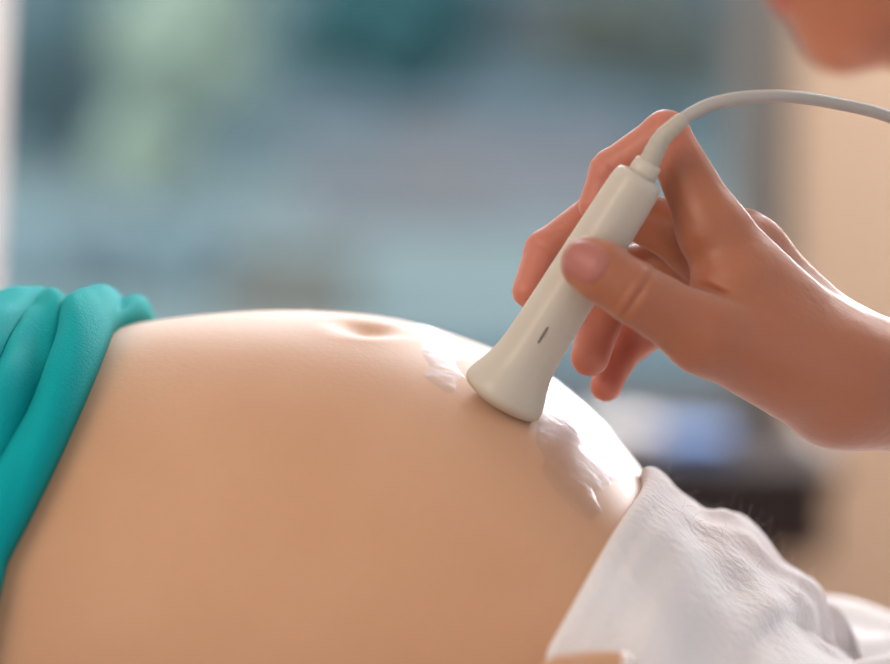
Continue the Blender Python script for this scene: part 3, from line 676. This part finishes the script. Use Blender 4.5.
palm = [Cone(WRS + (-0.002, -0.008, -0.001), IDX[0], 0.0220, 0.0127), Cone(WRS + (0, 0.0, 0), MID[0], 0.022, 0.0125), Cone(WRS + (0, 0.008, 0), RNG[0], 0.021, 0.0120), Cone(WRS + (0, 0.016, -0.002), LIT[0], 0.019, 0.0115),
        Cone(THB[0], THB[1], 0.0205, 0.0142), Cone(Q(735, 290, 0.004), Q(760, 330, 0.006), 0.017, 0.020), Cone(Q(742, 237, 0.034), Q(753, 250, 0.040), 0.0112, 0.0116), Cone(Q(753, 251, 0.042), Q(832, 333, 0.038), 0.0116, 0.0135)]
arm = chain([WRS + (0, -0.006, 0), WRS * 0.5 + ELB * 0.5 + (0, 0, -0.002), ELB], [0.0225, 0.031, 0.038])
arm2 = [Cone(WRS + (0, 0.016, -0.002), ELB, 0.021, 0.036)]
Fd.add(palm, 0.01, 0.009); Fd.add(arm + arm2, 0.014, 0.012)
Fd.add([Cone(ELB, SHO, 0.038, 0.052)], 0.02, 0.01)
# torso, neck
Fd.add([Ell((0.56, 0.37, 0.02), (0.10, 0.17, 0.22)), Ell((0.60, 0.38, -0.30), (0.11, 0.16, 0.26)), Cone((0.47, 0.19, 0.165), (0.55, 0.53, 0.165), 0.05, 0.05)], 0.05, 0.06)
hd_f = np.array((-0.80, -0.22, -0.56)); hd_u = np.array((-0.52, -0.02, 0.85))
HO = np.array((0.300, 0.27, 0.245))
face, lips, ears, eyes, balls, HW2, HR2 = head_prims(HO, hd_f, hd_u)
cw = HW2(0.082, 0, -0.098); want = np.array(P(832, 36, 0.235)); HO = HO + (want - cw)
face, lips, ears, eyes, balls, HW2, HR2 = head_prims(HO, hd_f, hd_u)
Fd.add([Cone(HW2(-0.03, 0, -0.06), (0.50, 0.36, 0.18), 0.052, 0.058)], 0.05, 0.02)
Fd.add(face, 0.02, 0.018); Fd.add(ears, 0.008, 0.004)
Fd.add([Cone(HW2(0.055, 0, -0.090), P(980, 34, 0.25), 0.018, 0.034), Cone(P(980, 34, 0.25), (0.53, 0.36, 0.14), 0.034, 0.06)], 0.02, 0.02)
for e in eyes: Fd.cut(e, 0.006)
Fd.add(balls, 0.002, 0.001); Fd.add(lips, 0.003, 0.002)
# far arm resting
Fd.add(chain([(0.55, 0.53, 0.165), (0.62, 0.62, -0.12), (0.42, 0.56, -0.26)], [0.05, 0.038, 0.026]), 0.02, 0.02)
Fd.add([Cone((0.42, 0.56, -0.26), (0.34, 0.52, -0.28), 0.026, 0.022)], 0.02, 0.02)
base = Fd.F.copy()
def finger(pts, rad, k=0.006): Fd.add(chain(pts, rad), k, 0.0025, base=base)
finger(IDX, [0.0128, 0.0088, 0.0080, 0.0068])
finger(MID, [0.0122, 0.0092, 0.0083, 0.0066])
finger(RNG, [0.0118, 0.0090, 0.0083, 0.0076])
finger(LIT, [0.0105, 0.0087, 0.0066, 0.0063])
finger(THB[1:], [0.0140, 0.0113, 0.0112, 0.0103], 0.008)
# index knuckle fullness and the muscle between thumb and index finger
# creases: thumb joint, finger joints
def crease(c, d, width, depth, rad):
    d = np.array(d, float); d /= np.linalg.norm(d)
    Fd.shift(c, rad, lambda x, y, z: depth * np.exp(-((x * d[0] + y * d[1] + z * d[2]) / width) ** 2) * np.exp(-(x * x + y * y + z * z) / (0.5 * rad) ** 2))
td = THB[2] - THB[3]
crease(THB[2] + (0.001, -0.008, 0), td, 0.0012, 0.0019, 0.022); crease(THB[2] + (-0.004, -0.008, 0.001), td, 0.0010, 0.0007, 0.02)
crease(IDX[2] + (0, -0.004, 0), (IDX[1] - IDX[2]) + (IDX[2] - IDX[3]) * 2, 0.0010, 0.0012, 0.018)
crease(MID[2] + (0.002, -0.004, -0.003), (MID[1] - MID[2]) + (MID[2] - MID[3]) * 2, 0.0010, 0.0012, 0.018)
crease(Q(712, 291, -0.012), (0.35, 0, 1), 0.0018, 0.003, 0.018)
# thumb nail: a slightly raised plate
nd = (THB[4] - THB[2]); nd /= np.linalg.norm(nd); nrm = np.array((-0.15, -0.93, 0.30)); nrm -= nd * (nrm @ nd); nrm /= np.linalg.norm(nrm); nb = np.cross(nd, nrm)
NC = Q(585, 261, -0.0305)
def nail_uv(x, y, z): return x * nd[0] + y * nd[1] + z * nd[2], x * nb[0] + y * nb[1] + z * nb[2], x * nrm[0] + y * nrm[1] + z * nrm[2]
def nail_shape(x, y, z):
    u, v, h = nail_uv(x, y, z); r = ((np.abs(u) / 0.0082) ** 3 + (np.abs(v) / 0.0072) ** 3) ** (1 / 3)
    return (-0.0004 / (1 + np.exp((r - 1) * 25)) + 0.0007 * np.exp(-((r - 1.06) / 0.07) ** 2)) * (np.abs(h) < 0.006)
Fd.shift(NC, 0.014, nail_shape)
V, Fc = Fd.mesh(); del base
doc = empty('person', (0.6, 0.38, FLOOR)); tag(doc, 'person leaning in from the right, bare forearm, right hand holding the probe', 'person')
m_skin2 = mat('warm_skin', srgb(180, 116, 84), 0.45, 0.45, 0, 30, 0.22, 170, srgb(164, 98, 68), sss=0.5, sheen=0.2)
pinken(m_skin2, 'pink', srgb(208, 130, 110))
db = from_np('body', V, Fc, m_skin2); dm = np.full(len(V), 9.0)
for f_ in (IDX, MID, RNG, LIT):
    for q in Cone(f_[1], f_[2], 0.008, 0.008), Cone(f_[2], f_[3], 0.008, 0.008): dm = np.minimum(dm, q(V[:, 0], V[:, 1], V[:, 2]))
at_ = db.data.attributes.new('pink', 'FLOAT', 'POINT'); at_.data.foreach_set('value', (np.clip((0.012 - dm) / 0.014, 0, 1) * 0.75).astype(np.float32))
db_ = db; attach(db, doc); relax(db, 0.5, 4)
db.data.materials.append(mat('thumb_nail', srgb(176, 110, 98), 0.42, 0.4)); db.data.materials.append(mat('lips', srgb(176, 104, 90), 0.4, 0.4))
cen = np.zeros(len(db.data.polygons) * 3); db.data.polygons.foreach_get('center', cen); cen = cen.reshape(-1, 3)
mi = np.zeros(len(cen), np.int32); dlt = cen - NC; u, v, h = nail_uv(dlt[:, 0], dlt[:, 1], dlt[:, 2])
mi[(((np.abs(u) / 0.0082) ** 3 + (np.abs(v) / 0.0072) ** 3) < 1) & (np.abs(h) < 0.006)] = 1
for lp in lips:
    mi[lp(cen[:, 0], cen[:, 1], cen[:, 2]) < 0.0012] = 2
db.data.polygons.foreach_set('material_index', mi)
# scrubs and hair
sf = Field(axis((0.30, 0.86, 0.009)), axis((0.05, 0.72, 0.009)), axis((-0.60, 0.28, 0.009)))
sf.add([Ell((0.56, 0.37, 0.02), (0.112, 0.182, 0.225)), Ell((0.60, 0.38, -0.30), (0.122, 0.172, 0.27)), Cone((0.47, 0.19, 0.165), (0.55, 0.53, 0.165), 0.060, 0.060)], 0.05, 0.06)
up_d = (ELB - SHO); sf.add([Cone(SHO, SHO + up_d * 0.55, 0.062, 0.060)], 0.02, 0.02); sf.add([Cone((0.55, 0.53, 0.165), (0.60, 0.585, 0.0), 0.06, 0.058)], 0.02, 0.02)
V, Fc = sf.mesh(); scr_ = from_np('scrub_top', V, Fc, mat('white_coat', srgb(232, 232, 234), 0.8, 0.2, 0.03, 30)); attach(scr_, doc)
hf = Field(axis((0.12, 0.62, 0.007)), axis((0.1, 0.5, 0.007)), axis((0.05, 0.55, 0.007)))
hf.add([Ell(HW2(-0.028, 0, 0.042), (0.100, 0.090, 0.098), HR2), Ell(HW2(-0.115, 0, 0.01), (0.045, 0.045, 0.045), HR2)], 0.02, 0.02)
V, Fc = hf.mesh(); attach(from_np('hair', V, Fc, mat('brown_hair', srgb(48, 32, 26), 0.5, 0.4, 0.4, 60)), doc)
# legs of the clinician, standing beyond the bed
sf = Field(axis((0.46, 0.76, 0.012)), axis((0.2, 0.56, 0.012)), axis((FLOOR - 0.02, -0.36, 0.012)))
for sg in (-1, 1):
    sf.add(chain([(0.61, 0.38 + sg * 0.075, -0.44), (0.60, 0.38 + sg * 0.085, -0.72), (0.62, 0.38 + sg * 0.085, FLOOR + 0.05)], [0.088, 0.062, 0.05]), 0.03, 0.02)
V, Fc = sf.mesh(); attach(from_np('trousers', V, Fc, mat('navy_trousers', srgb(60, 70, 90), 0.8)), doc)
print('probe Y', Y0, 'tip', tip)
